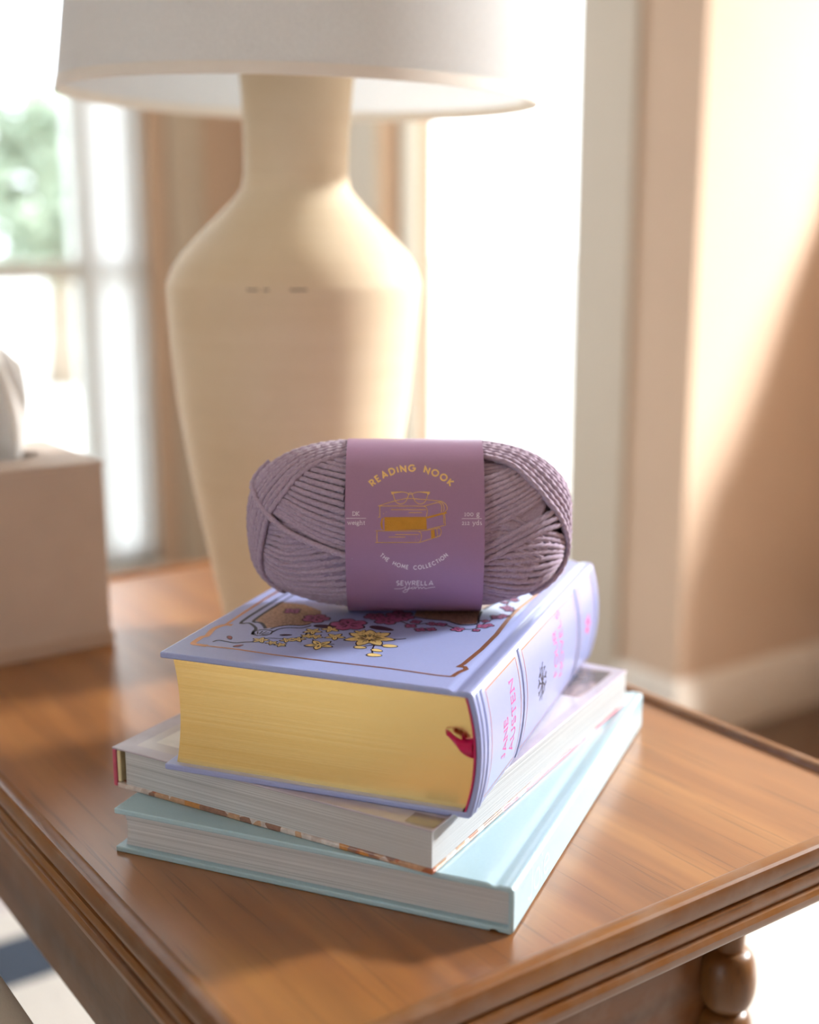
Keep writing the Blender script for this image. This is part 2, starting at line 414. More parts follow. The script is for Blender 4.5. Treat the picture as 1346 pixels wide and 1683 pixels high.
# ------------------------------------------------------------------ lamp
def lamp():
    x, y = -.0875, .968
    t = thing('table_lamp', 'cream terracotta vase lamp with a wide white drum shade behind the books', 'lamp', (x, y, TZ), 0)
    prof = [(.050, 0), (.0545, .002), (.0565, .010), (.0600, .030), (.0665, .062), (.0745, .105), (.0815, .147), (.0875, .190), (.0915, .230), (.0937, .258), (.0945, .2710), (.0943, .2745), (.0930, .2775),
            (.0905, .2850), (.0840, .2950), (.0740, .3060), (.0620, .3180), (.0510, .3290), (.0440, .3365), (.0412, .3400), (.0398, .3425), (.0390, .3460), (.0388, .3490), (.0381, .3500), (.0379, .3540), (.0384, .3800), (.0398, .4050), (.0418, .4280), (.0436, .4400), (.0440, .4450), (.0420, .4480), (.030, .4485), (.028, .440)]
    lean = lambda z: .030 * max(0, z - .20)
    vb = MB().lathe(prof, 96); vb.v = [(q[0] + lean(q[2]), q[1], q[2]) for q in vb.v]
    vb.build('vase_body', M['ceramic'], t, smooth='auto', angle=24)
    # small chips along the shoulder edge
    for a0, a1 in ((-105, -100), (-98, -95.5), (-87, -80)):
        m = MB(); r = .0947
        for k in range(9):
            a = R(a0 + (a1 - a0) * k / 8)
            for (dr, z) in ((0, .2727), (.0003, .2732), (0, .2737)): m.v.append(((r + dr - .0004 * (k % 3 == 1)) * math.cos(a) + lean(z), (r + dr) * math.sin(a), z + .0003 * math.sin(k * 2.1)))
        for k in range(8):
            for j in range(2): m.face(k * 3 + j, k * 3 + j + 1, k * 3 + j + 4, k * 3 + j + 3)
        m.build('shoulder_chip', M['cork'], t)['label'] = 'dark chip on the shoulder edge'
    zb, zt, rb, rt = .4035, .70, .1715, .137
    n = 96
    sh = MB().lathe([(rb, zb), (rt, zt), (rt - .0015, zt), (rb - .0015, zb), (rb, zb)], n, caps=False).build('lamp_shade', M['shade'], t, smooth='auto', angle=30)
    def tilt(o): o.location = (lean(.41) - .0082, 0, 0); o.rotation_euler = (0, R(1.45), 0); return o
    tilt(sh)
    for z, r in ((zb, rb), (zt - .007, rt + (rb - rt) * .007 / (zt - zb))):
        sl = (rb - rt) / (zt - zb)
        MB().lathe([(r + .0006, z - .0004), (r + .0006 - sl * .007, z + .007), (r - .0021 - sl * .007, z + .007), (r - .0021, z - .0004), (r + .0006, z - .0004)], n, caps=False).build('rim_tape', M['shade_rim'], sh, smooth='auto', angle=30)
    def rod(name, a, b, r, par=t, mat='brass'):
        a, b = Vector(a), Vector(b); d = (b - a).normalized(); u = d.orthogonal().normalized(); v = d.cross(u); m = MB()
        for c in (a, b):
            for k in range(10): m.v.append(tuple(c + (u * math.cos(k * PI / 5) + v * math.sin(k * PI / 5)) * r))
        for k in range(10): m.face(k, (k + 1) % 10, 10 + (k + 1) % 10, 10 + k)
        m.f += [tuple(range(10)), tuple(range(10, 20))]; m.mi += [0, 0]
        o = m.build(name, M[mat], par, smooth='auto'); return o if par is sh else tilt(o)
    rod('socket', (0, 0, .4405), (0, 0, .52), .017)
    rod('bulb_neck', (0, 0, .521), (0, 0, .54), .012, mat='shade_rim')
    MB().lathe([(.012, .5405), (.022, .555), (.030, .58), (.029, .60), (.018, .618), (.004, .624)], 24).build('light_bulb', M['shade_rim'], t, smooth=True).location = (lean(.41) - .0082 + .014, 0, 0)
    for k in range(3):
        a = k * 2 * PI / 3 + .4; rod('shade_spoke', (.004 * math.cos(a), .004 * math.sin(a), .692), ((rt - .0012) * math.cos(a), (rt - .0012) * math.sin(a), .694), .0015, sh)
    for s in (-1, 1):
        m = MB(); pts = [(.018, .47), (.034, .52), (.040, .58), (.032, .645), (.012, .682), (.0, .69)]
        for k in range(len(pts) - 1): rod('harp_wire', (s * pts[k][0], 0, pts[k][1]), (s * pts[k + 1][0], 0, pts[k + 1][1]), .0014)
lamp()
# ------------------------------------------------------------------ tissue box
def tissue_box():
    S = .130; H_ = .1435
    t = thing('tissue_box', 'pale beige square box with white tissue on top at the left edge', 'box', P(.356 - S / 2, .905 + S / 2, TZ), YAW)
    h = S / 2; th = .003
    for k in range(4):
        m = MB().box((-h + th * .5, -h, .0), (h - th * .5, -h + th, H_ - .003)); o = m.build('side_panel', M['box'], t, bevel=.0008); o.rotation_euler = (0, 0, k * PI / 2)
        MB().box((-h - .0012, -h - .0014, .0), (h + .0012, -h - .0001, .011)).build('base_strip', M['box_edge'], o, bevel=.0006)
    m = MB(); n = 40; ro, = (.0,)
    # top panel with an oval opening
    for i in range(n):
        a = 2 * PI * i / n; c, s_ = math.cos(a), math.sin(a); k = h / max(abs(c), abs(s_))
        m.v += [(.040 * c, .022 * s_, H_ - .003), (k * c, k * s_, H_ - .003), (.040 * c, .022 * s_, H_), (k * c, k * s_, H_)]
    for i in range(n):
        a, b = 4 * i, 4 * ((i + 1) % n)
        for q in ((0, 1, 1, 0), (3, 2, 2, 3)): pass
        m.face(a + 2, a + 3, b + 3, b + 2); m.face(a + 1, a, b, b + 1); m.face(a, a + 2, b + 2, b); m.face(a + 3, a + 1, b + 1, b + 3)
    m.build('top_panel', M['box'], t)
    tt = MB(); nx, nz = 30, 24
    for k in range(nz + 1):
        q = k / nz
        for i in range(nx + 1):
            s = i / nx * 2 - 1
            wd = .020 + .030 * q + .012 * math.sin(q * 3)
            xx = s * wd - .020 * q; yy = (.008 + .016 * q) * math.sin(s * 7 + q * 2.2) + .010 * q * math.sin(s * 3)
            zz = H_ - .02 + q * (.125 - .034 * abs(s) ** 1.5) + .004 * math.sin(s * 9 + 1) * q
            tt.v.append((xx, yy, zz))
    for k in range(nz):
        for i in range(nx): a = k * (nx + 1) + i; tt.face(a, a + 1, a + nx + 2, a + nx + 1)
    o = tt.build('tissue', M['tissue'], None, smooth=True, fix=False); tag(o, 'white tissue sheet sticking up out of the pale beige box', 'tissue')
    o.location = t.location; o.rotation_euler = (0, 0, YAW)
    sd = o.modifiers.new('solid', 'SOLIDIFY'); sd.thickness = .0004
tissue_box()

# ------------------------------------------------------------------ books (local axes: x right to the spine at 0, y away, z up)
def foil(name, hexc, rough=.28): return plain(name, hexc, rough, .04, 200, 0, Metallic=.9)
def pages(name, a, b, metal=False, rough=.8, freq=1500):
    m = NT(name); v = m.obj((3, 3, freq)); f = m.noise(v, 1.0, 4, .7)
    m.base(m.ramp(f, [(.32, lin(a)), (.62, lin(b))])); m.set(Roughness=rough)
    if metal: m.set(Metallic=1.0)
    m.bump(f, .12 if metal else .6, .0003); return m.m
def satin(name, hexc, rough=.42, coat=.1):
    m = NT(name); c = lin(hexc); f = m.noise(m.obj(), 700, 2); d = tuple(x * .96 for x in c[:3]) + (1,)
    m.base(m.ramp(f, [(.3, d), (.7, c)])); m.set(Roughness=rough, Coat_Weight=coat, Coat_Roughness=.2); m.bump(f, .04, .0002); return m.m
M['aqua'] = satin('aqua_cloth', '#a8cbd9', .38, .4)
M['aqua_ink'] = plain('pale_ink', '#c4d8e2', .5, .01)
M['lav'] = satin('lavender_cloth', '#9ba9de', .36, .35)
M['paper'] = pages('paper_edges', '#a3a9ae', '#d6dadd', freq=1900)
M['paper2'] = pages('paper_edges_white', '#979da2', '#cbd0d3', freq=2300)
M['gilt'] = pages('gilt_edges', '#eac77c', '#f4d794', True, .27, 2500)
M['copper'] = foil('copper_foil', '#c08a62', .42)
M['panel'] = plain('bronze_foil', '#a98a78', .42, .2, 900, 0, Metallic=.6)
M['gold'] = foil('gold_foil', '#f0cf8a', .34)
M['ink'] = plain('dark_ink', '#221a2c', .55, .02)
M['pink'] = plain('pink_ink', '#a85c8c', .5, .05, 400)
M['hotpink'] = plain('hot_pink_ink', '#e0559f', .5, .03, 400)
M['yellow'] = plain('yellow_ink', '#dfc682', .5, .04, 400)
M['red_ink'] = plain('red_leaf_ink', '#8e4a4a', .5, .05, 400)
M['dark_leaf'] = plain('plum_ink', '#42203a', .5, .05, 400)
M['magenta'] = plain('magenta_paper', '#b8155c', .6, .03, 300)
M['ribbon'] = plain('magenta_satin', '#c9125e', .38, .04, 500)
M['cream'] = plain('cream_board', '#d9cfa8', .75, .03, 200)
M['rose'] = plain('rose_cloth', '#b9506a', .6, .05, 300, .2)
M['gloss_grey'] = plain('glossy_print', '#c9c6cb', .18, .05, 20, 0, Coat_Weight=.5)
M['gloss_edge'] = plain('glossy_print_edge', '#b9b4c2', .25, .04, 60)
def print_photo():
    m = NT('photo_print'); f = m.noise(m.obj(), 26, 4, .6, .6)
    m.base(m.ramp(f, [(.30, lin('#2f2c2e')), (.48, lin('#5c5557')), (.60, lin('#9c8a8a')), (.72, lin('#d8cfcd'))])); m.set(Roughness=.25, Coat_Weight=.2); return m.m
M['photo'] = print_photo()
M['taupe'] = plain('taupe_print', '#8f847f', .25, .04, 80)
M['pale_print'] = plain('pale_print', '#dddcd9', .25, .03, 80)
def floral():
    m = NT('floral_print'); v = m.obj((1, 1, .6)); vo = m.n('ShaderNodeTexVoronoi'); vo.inputs['Scale'].default_value = 130; m.l(v, vo.inputs['Vector'])
    sep = m.n('ShaderNodeSeparateColor'); m.l(vo.outputs['Color'], sep.inputs[0])
    c = m.ramp(sep.outputs[0], [(.0, lin('#94705f')), (.18, lin('#c6a283')), (.40, lin('#cfc4bf')), (.62, lin('#b06a48')), (.74, lin('#d9d4d1')), (.9, lin('#c98f4e'))], 'CONSTANT')
    f = m.noise(m.obj(), 300, 4, .6); c = m.mix(.35, c, m.ramp(f, [(.35, (.25, .2, .18, 1)), (.65, (1, .95, .9, 1))]), 'MULTIPLY')
    big = m.noise(m.obj(), 22, 2); sx = m.n('ShaderNodeSeparateXYZ'); m.l(m.obj(), sx.inputs[0])
    side = m.n('ShaderNodeMath', operation='GREATER_THAN'); m.l(sx.outputs[0], side.inputs[0]); side.inputs[1].default_value = -.0004
    far = m.n('ShaderNodeMath', operation='GREATER_THAN'); m.l(sx.outputs[1], far.inputs[0]); far.inputs[1].default_value = .075
    both_ = m.n('ShaderNodeMath', operation='MULTIPLY'); m.l(side.outputs[0], both_.inputs[0]); m.l(far.outputs[0], both_.inputs[1])
    c2 = m.ramp(big, [(.4, lin('#d8c6c4')), (.47, lin('#cf5a70')), (.6, lin('#d77c88'))])
    c = m.mix(both_.outputs[0], c, c2)
    m.base(c); m.set(Roughness=.3, Coat_Weight=.3); return m.m
M['floral'] = floral()

def strip(polys, width, fn, mb, closed=False, step=None, m=0):
    """ribbon of the given width along 2D polylines; fn(x, y) -> 3D"""
    for pl in polys:
        pts = [Vector((p[0], p[1])) for p in pl]
        if step:
            q = [pts[0]]
            for a, b in zip(pts[:-1], pts[1:]):
                k = max(1, int((b - a).length / step))
                q += [a.lerp(b, i / k) for i in range(1, k + 1)]
            pts = q
        n = len(pts)
        if n < 2: continue
        b0 = len(mb.v)
        for i in range(n):
            a = pts[i - 1] if (i > 0 or closed) else pts[i]; c = pts[(i + 1) % n] if (i < n - 1 or closed) else pts[i]
            d1 = (pts[i] - a); d2 = (c - pts[i])
            d1 = d1.normalized() if d1.length > 1e-9 else d2.normalized(); d2 = d2.normalized() if d2.length > 1e-9 else d1
            t = (d1 + d2); t = t.normalized() if t.length > 1e-6 else d1
            k = 1 / max(.5, abs(t.dot(d1)))
            nn = Vector((-t.y, t.x)) * width * .5 * k
            l, r = pts[i] + nn, pts[i] - nn
            mb.v += [tuple(fn(l.x, l.y)), tuple(fn(r.x, r.y))]
        for i in range(n - 1 + (1 if closed else 0)):
            j = (i + 1) % n; mb.face(b0 + 2 * i, b0 + 2 * i + 1, b0 + 2 * j + 1, b0 + 2 * j, m=m)
def fill(pts, fn, mb, m=0):
    tr = mg.tessellate_polygon([[Vector((p[0], p[1], 0)) for p in pts]])
    mb.add([fn(p[0], p[1]) for p in pts], [tuple(t) for t in tr], m)
def smoothline(pts, k=5, closed=False):
    """Catmull-Rom through the points"""
    n = len(pts); out = []
    for i in range(n if closed else n - 1):
        p = [pts[(i + j) % n] if closed else pts[min(max(i + j, 0), n - 1)] for j in (-1, 0, 1, 2)]
        for s in range(k):
            t = s / k
            out.append(tuple(.5 * ((2 * p[1][c]) + (-p[0][c] + p[2][c]) * t + (2 * p[0][c] - 5 * p[1][c] + 4 * p[2][c] - p[3][c]) * t * t + (-p[0][c] + 3 * p[1][c] - 3 * p[2][c] + p[3][c]) * t ** 3) for c in range(len(pts[0]))))
    if not closed: out.append(tuple(pts[-1]))
    return out
def arc(cx, cy, rx, ry, a0, a1, n=12): return [(cx + rx * math.cos(R(a0 + (a1 - a0) * i / n)), cy + ry * math.sin(R(a0 + (a1 - a0) * i / n))) for i in range(n + 1)]

# stroke lettering: every glyph is (advance, [polylines]) with cap height 1
def sans():
    G = {}
    G['A'] = (.82, [[(0, 0), (.41, 1), (.82, 0)], [(.14, .30), (.68, .30)]])
    G['C'] = (.86, [arc(.5, .5, .5, .5, 42, 318, 18)])
    G['D'] = (.78, [[(0, 1)] + arc(.28, .5, .5, .5, 90, -90, 14) + [(0, 0), (0, 1)]])
    G['E'] = (.5, [[(.5, 1), (0, 1), (0, 0), (.5, 0)], [(0, .52), (.44, .52)]])
    G['G'] = (.98, [arc(.5, .5, .5, .5, 45, 352, 18) + [(.98, .5), (.58, .5)]])
    G['H'] = (.72, [[(0, 0), (0, 1)], [(.72, 0), (.72, 1)], [(0, .52), (.72, .52)]])
    G['I'] = (.0, [[(0, 0), (0, 1)]])
    G['K'] = (.64, [[(0, 0), (0, 1)], [(.6, 1), (.06, .48), (.66, 0)]])
    G['L'] = (.46, [[(0, 1), (0, 0), (.46, 0)]])
    G['M'] = (.92, [[(0, 0), (.08, 1), (.46, .25), (.84, 1), (.92, 0)]])
    G['N'] = (.74, [[(0, 0), (0, 1), (.74, 0), (.74, 1)]])
    G['O'] = (1.0, [arc(.5, .5, .5, .5, 0, 360, 24)])
    G['R'] = (.58, [[(0, 0), (0, 1), (.28, 1)] + arc(.28, .74, .27, .26, 90, -90, 10) + [(0, .48)], [(.24, .48), (.58, 0)]])
    G['S'] = (.52, [arc(.26, .745, .24, .255, 40, 270, 12) + arc(.26, .245, .26, .245, 90, -140, 12)])
    G['T'] = (.62, [[(0, 1), (.62, 1)], [(.31, 1), (.31, 0)]])
    G['U'] = (.70, [[(0, 1), (0, .35)] + arc(.35, .35, .35, .35, 180, 360, 12) + [(.70, 1)]])
    G['V'] = (.78, [[(0, 1), (.39, 0), (.78, 1)]])
    G['W'] = (1.12, [[(0, 1), (.28, 0), (.56, .95), (.84, 0), (1.12, 1)]])
    G['F'] = (.48, [[(.48, 1), (0, 1), (0, 0)], [(0, .52), (.42, .52)]])
    G['J'] = (.40, [[(.40, 1), (.40, .25)] + arc(.18, .25, .22, .25, 0, -150, 10)])
    G['o'] = (.62, [arc(.31, .32, .31, .32, 0, 360, 18)]); G['i'] = (.0, [[(0, 0), (0, .64)], [(0, .84), (0, .94)]])
    G['e'] = (.60, [[(.02, .34), (.60, .34)] + arc(.31, .32, .30, .32, 4, 310, 16)])
    return G
def serif():
    S = sans(); G = {}
    def tk(x, y, w=.12): return [(x - w, y), (x + w, y)]
    G['D'] = (.80, S['D'][1] + [tk(0, 0), tk(0, 1)])
    G['K'] = (.72, S['K'][1] + [tk(0, 0), tk(0, 1), tk(.58, 1), tk(.66, 0)])
    G['J'] = (.46, S['J'][1] + [tk(.40, 1, .15)]); G['A'] = (.84, S['A'][1] + [tk(.0, 0), tk(.82, 0)])
    G['N'] = (.80, S['N'][1] + [tk(0, 0), tk(0, 1), tk(.74, 1)]); G['E'] = (.58, S['E'][1] + [[(.5, 1), (.5, .84)], [(.5, 0), (.5, .18)], tk(0, 0, .08), tk(0, 1, .08), [(.44, .44), (.44, .60)]])
    G['U'] = (.74, S['U'][1] + [tk(0, 1), tk(.70, 1)]); G['S'] = (.54, S['S'][1] + [[(.44, .80), (.46, 1)], [(.04, 0), (.05, .2)]])
    G['T'] = (.68, S['T'][1] + [[(0, 1), (0, .82)], [(.62, 1), (.62, .82)], tk(.31, 0)])
    G['w'] = (.90, [[(0, .62), (.22, 0), (.44, .58), (.66, 0), (.88, .62)], tk(0, .62, .1), tk(.44, .60, .08), tk(.88, .62, .1)])
    G['e'] = (.52, [[(.02, .34), (.52, .34)] + arc(.28, .32, .25, .32, 5, 310, 14)])
    G['i'] = (.10, [[(.05, 0), (.05, .62), (-.06, .60)], tk(.05, 0, .12), [(.05, .84), (.05, .94)]])
    G['g'] = (.56, [arc(.25, .42, .22, .21, 0, 360, 14), [(.40, .58), (.58, .64)], [(.12, .24), (.05, .12), (.20, .05), (.42, .02), (.52, -.10)] + arc(.27, -.16, .25, .14, 20, -180, 10) + [(.04, -.06), (.14, .04)]])
    G['h'] = (.62, [[(.05, 0), (.05, 1), (-.06, .97)], [(.05, .45)] + arc(.30, .40, .22, .23, 160, 0, 8) + [(.52, 0)], tk(.05, 0, .12), tk(.52, 0, .12)])
    G['t'] = (.38, [[(.14, .86), (.14, .16)] + arc(.28, .15, .14, .15, 180, 300, 6), [(-.02, .62), (.34, .62)]])
    G['y'] = (.58, [[(0, .62), (.28, .02)], [(.56, .62), (.22, -.16), (.08, -.28), (-.02, -.24)], tk(0, .62, .1), tk(.56, .62, .1)])
    G['d'] = (.60, [arc(.25, .31, .24, .31, 0, 360, 16), [(.38, .97), (.49, 1), (.49, 0), (.62, .03)]])
    G['s'] = (.38, [arc(.18, .47, .15, .155, 40, 270, 8) + arc(.18, .16, .18, .155, 90, -140, 8)])
    G['1'] = (.28, [[(.14, 0), (.14, .64), (.02, .60)], tk(.14, 0, .14)]); G['0'] = (.54, [arc(.26, .32, .26, .32, 0, 360, 16)])
    G['2'] = (.44, [[(.02, .50)] + arc(.20, .46, .18, .19, 150, -30, 8) + [(.02, .02), (.42, .02), (.42, .14)]])
    return G
SANS, SERIF = sans(), serif()
def textlines(txt, G, size, track=.22, space=.5):
    x = 0; out = []
    for ch in txt:
        if ch == ' ': x += space; continue
        a, pl = G[ch]
        out.append((x, a, [[(x + p[0], p[1]) for p in l] for l in pl])); x += a + track
    x -= track
    return [[[(p[0] * size, p[1] * size) for p in l] for l in pl] for _, _, pl in out], x * size
def put_text(mb, txt, G, size, wt, fn, track=.22, space=.5, step=None, center=True):
    gl, wd = textlines(txt, G, size, track, space); o = -wd / 2 if center else 0
    for pl in gl: strip([[(p[0] + o, p[1]) for p in l] for l in pl], wt, fn, mb, step=step)
    return wd
def arc_text(mb, txt, G, size, wt, r, fn, below=False, track=.22, space=.6, step=None):
    gl, wd = textlines(txt, G, size, track, space)
    for pl in gl:
        def bend(p):
            s = p[0] - wd / 2
            if below: a = -PI / 2 + s / r; q = r - p[1]
            else: a = PI / 2 - s / r; q = r + p[1]
            return (q * math.cos(a), q * math.sin(a))
        strip([[bend(p) for p in l] for l in pl], wt, fn, mb, step=step)

def case_profile(w, t, b=.0028, bulge=0.0, hinge=.009):
    """outer and inner outline of a hard cover in the x-z plane: lists of equal length, from the lower to the upper board"""
    o = [(-w, 0), (-hinge - .004, 0), (-hinge - .0015, .0002), (-hinge, .0011), (-hinge + .002, .0011), (-hinge + .0035, .0003), (-.0015, .0002)]
    i = [(-w, b), (-hinge - .004, b), (-hinge - .0015, b), (-hinge, b), (-hinge + .002, b), (-hinge + .0035, b), (-.0034, b)]
    n = 14
    so, si = [], []
    for k in range(n + 1):
        q = -1 + 2 * k / n; z = t / 2 + q * (t / 2 - .0016); x = bulge * (1 - q * q)
        so.append((x, z)); si.append((x - .0026 if bulge else -.0026, t / 2 + q * (t / 2 - b - .0003)))
    o2 = [(x, t - z) for x, z in reversed(o)]; i2 = [(x, t - z) for x, z in reversed(i)]
    return o + so + o2, i + si + i2
def hardcover(root, w, d, t, mat, bulge=0.0, b=.0028, hinge=.009, bevel=.0007):
    o, i = case_profile(w, t, b, bulge, hinge); n = len(o); m = MB()
    ys = (0, d)
    for y in ys:
        for p in o: m.v.append((p[0], y, p[1]))
        for p in i: m.v.append((p[0], y, p[1]))
    for k in range(n - 1):
        m.face(k, k + 1, 2 * n + k + 1, 2 * n + k); m.face(n + k + 1, n + k, 3 * n + k, 3 * n + k + 1)
        m.face(k, n + k, n + k + 1, k + 1); m.face(2 * n + k + 1, 3 * n + k + 1, 3 * n + k, 2 * n + k)
    m.face(0, 2 * n, 3 * n, n); m.face(n - 1, 2 * n - 1, 4 * n - 1, 3 * n - 1)
    return m.build('cover', mat, root, bevel=bevel, seg=3)
def block(root, name, w0, w1, y0, y1, z0, z1, mat, fore=0.0, bulge=0.0):
    prof = []; n = 12
    for k in range(n + 1):
        q = -1 + 2 * k / n; prof.append((w1 + bulge * (1 - q * q), z0 + (z1 - z0) * k / n))
    for k in range(n + 1):
        q = 1 - 2 * k / n; prof.append((w0 + fore * (1 - q * q), z1 - (z1 - z0) * k / n))
    m = MB(); m.extrude(prof, lambda p, q: (p[0], q, p[1]), (y0, y1)); return m.build(name, mat, root, smooth='auto', angle=40)

# --- bottom book: pale aqua hardcover
b1 = thing('hardcover_book', 'pale aqua hardcover book at the bottom of the stack', 'book', (.0471, .5260, TZ), R(-22.337), 'stack of three books')
hardcover(b1, .2147, .2687, .0240, M['aqua'], 0, .0030, .0105)
block(b1, 'page_block', -.2147 + .0042, -.0032, .0035, .2687 - .0035, .0031, .0209, M['paper'], .0012)
m = MB(); put_text(m, 'Joie', SANS, .0150, .0012, lambda x, y: (.00006, .0395 + x, .0060 + y), .22)
m.build('spine_lettering', M['aqua_ink'], b1)['label'] = 'faint white title on the spine'

# --- middle book: white-grey glossy book, spine to the left
Z2 = TZ + .0240
b2 = thing('paper_covered_book', 'glossy grey picture book with floral back cover in the middle of the stack', 'book', (.0105, .5373, Z2), R(-29.902), 'stack of three books')
W2_, D2_, T2_ = .1910, .2498, .0224
o = MB().box((-W2_, 0, 0), (0, D2_, .0030)).build('back_cover', M['floral'], b2, bevel=.0008); o['label'] = 'floral printed back cover'
block(b2, 'page_block', -W2_ + .0062, -.0006, .0006, D2_ - .0006, .0031, T2_ - .0012, M['paper2'])
o = MB().box((-W2_ - .0027, 0, T2_ - .0011), (0, D2_, T2_)).build('front_cover', M['gloss_edge'], b2, bevel=.0004)
zt = T2_ + .00006
def flat(z): return lambda x, y: (x, y, z)
m = MB(); fill([(-.1835, .008), (-.006, .008), (-.006, .2420), (-.1835, .2420)], flat(zt), m); m.build('cover_print', M['gloss_grey'], o)
m = MB(); fill([(-.1770, .016), (-.030, .016), (-.030, .235), (-.1770, .235)], flat(zt + .00005), m); m.build('cover_print', M['pale_print'], o)
m = MB(); fill([(-.0270, .190), (-.0065, .190), (-.0065, .2415), (-.0270, .2415)], flat(zt + .00005), m); m.build('cover_print', M['photo'], o)['label'] = 'dark picture on the front cover'
m = MB(); fill([(-.0160, .0020), (-.0004, .0020), (-.0004, .0135), (-.0160, .0125)], flat(zt + .0001), m); m.build('cover_print', M['taupe'], o)['label'] = 'taupe corner of the cover picture'
o = MB().box((-W2_ - .0026, 0, .0006), (-W2_ - .0001, D2_, T2_ - .00115)).build('spine', M['rose'], b2, bevel=.0006); o['label'] = 'rose cloth spine'
o = MB().box((-W2_ + .0002, .0004, .0032), (-W2_ + .0026, D2_ - .0004, T2_ - .0013)).build('spine_board', M['cream'], b2, bevel=.0006); o['label'] = 'cream board inside the spine'

# --- top book: thick lavender hardcover with gilt edges
Z3 = Z2 + .0224
b3 = thing('hardcover_book', 'thick lavender hardcover with gold page edges and flower cover on top', 'book', (.0286, .5478, Z3), R(-20.5624), 'stack of three books')
W, D, T = .1630, .2466, .0625; BUL = .0046
cover3 = hardcover(b3, W, D, T, M['lav'], BUL, .0032, .0100, .0013)
block(b3, 'page_block', -W + .0050, -.0042, .0042, D - .0042, .0032, T - .0032, M['gilt'], .0030, BUL - .0002)
m = MB(); prof = []
for k in range(13):
    q = -1 + k / 6; prof.append((-.0038 + (BUL - .0002) * (1 - q * q), T / 2 + q * (T / 2 - .0032)))
for k in range(13):
    q = 1 - k / 6; prof.append((-.0028 + (BUL - .0001) * (1 - q * q), T / 2 + q * (T / 2 - .0033)))
m.extrude(prof, lambda p, q: (p[0], q, p[1]), (.0006, D - .0006)); m.build('spine_lining', M['magenta'], b3, smooth='auto')['label'] = 'magenta lining strip'
# ribbon marker, curling out of the pages by the spine
m = MB(); rp = [(-.0005, .0040, .0350), (-.0030, .0024, .0352), (-.0055, .0004, .0368), (-.0075, -.0004, .0386), (-.0095, .0004, .0400), (-.0120, .0022, .0408)]
rp = smoothline(rp, 5)
for k, (x, y, z) in enumerate(rp):
    q = k / (len(rp) - 1); hw = .0036 * (1 - .78 * q ** 1.6)
    m.v += [(x - .002 * q, y - .0012 * math.sin(q * 5), z + hw), (x, y - .0028, z), (x + .001, y, z - hw - .0022 * (1 - q))]
for k in range(len(rp) - 1):
    for j in (0, 1): m.face(3 * k + j, 3 * k + j + 1, 3 * k + j + 4, 3 * k + j + 3)
o = m.build('ribbon_marker', M['ribbon'], b3, smooth=True, fix=False); o['label'] = 'magenta ribbon marker'
sd = o.modifiers.new('solid', 'SOLIDIFY'); sd.thickness = .0004
m = MB(); m.extrude([(-.0060, .0340), (-.0010, .0330), (-.0010, .0392), (-.0042, .0384), (-.0056, .0408)], lambda p, q: (p[0], q, p[1]), (.0026, .0050)); m.build('ribbon_fold', M['ribbon'], o)

ART = {"orn":[[-1499,513],[-1530,508],[-1549,480],[-1559,437],[-1552,380],[-1535,308],[-1548,280],[-1547,229],[-1538,171],[-1500,163],[-1453,162],[-1291,168]],"border":[[-1453,162],[-1291,168],[-1087,157],[-824,159],[-533,168],[-477,169],[-359,166],[-234,159],[-155,166]],"border2":[[-155,166],[-145,236],[-125,288],[-141,315],[-168,314],[-160,354],[-145,599],[-145,855],[-161,1112],[-165,1311]],"frame_o":[[-1493,1043],[-1481,588],[-1431,576],[-1380,534],[-1350,494],[-1342,450],[-1324,407]],"frame_i":[[-1443,1003],[-1431,632],[-1378,605],[-1330,553],[-1309,522]],"frame_r":[[-1278,521],[-1264,569],[-1220,615],[-1153,634],[-1121,677]],"frame_r2":[[-1246,475],[-1238,536],[-1202,577],[-1135,596],[-1105,652]],"panel":[[-1456,987],[-1429,629],[-1379,611],[-1328,554],[-1301,525],[-1260,579],[-1221,618],[-1148,642],[-1092,749],[-1166,912],[-1303,994],[-1402,991]],"panel2":[[-657,1005],[-571,984],[-465,990],[-375,950],[-298,991],[-321,1091],[-348,1226],[-514,1180],[-678,1105]],"panel2line":[[-666,988],[-569,978],[-462,981],[-373,943],[-293,986],[-317,1093],[-339,1218]],"shell":[[-1341,439],[-1337,470],[-1314,499],[-1279,503],[-1250,493],[-1241,447],[-1255,419],[-1292,399],[-1323,408]],"vine":[[-1458,229],[-1444,262],[-1395,258],[-1346,254],[-1305,281],[-1263,308],[-1240,353]],"vine2":[[-1274,314],[-1216,382],[-1133,401],[-1070,461],[-1072,532]],"vine3":[[-999,440],[-946,390],[-864,409]],"vine4":[[-676,491],[-649,388],[-611,314]],"vine5":[[-720,418],[-668,471],[-583,480]],"stem":[[-642,593],[-592,597],[-558,624]],"vineB":[[-713,905],[-615,852],[-542,905],[-454,913],[-364,871],[-278,903],[-259,1011],[-227,1153]],"pink":[[-1133,774,70],[-926,736,93],[-850,920,55],[-761,875,68],[-735,990,69],[-710,959,63]],"pinksmall":[[-1312,854,45],[-610,829,29],[-541,785,27],[-490,811,25],[-517,902,25],[-466,908,26],[-359,860,32],[-263,879,18],[-254,957,29],[-228,985,24],[-266,1047,20],[-230,1139,33],[-203,1175,26],[-608,906,26]],"yellow":[[-735,563,104],[-1243,337,34],[-1169,318,24],[-1113,305,24],[-1117,384,28],[-1070,413,31],[-1055,563,39],[-1048,481,28],[-1001,487,28],[-910,521,42],[-980,628,39],[-930,373,58],[-809,631,35],[-734,635,28]],"bud":[[-723,409,30],[-591,482,37],[-627,396,29],[-612,324,36]],"redleaf":[[-1409,318,27],[-1306,217,24],[-1159,460,27],[-737,737,67],[-1023,662,64]]}
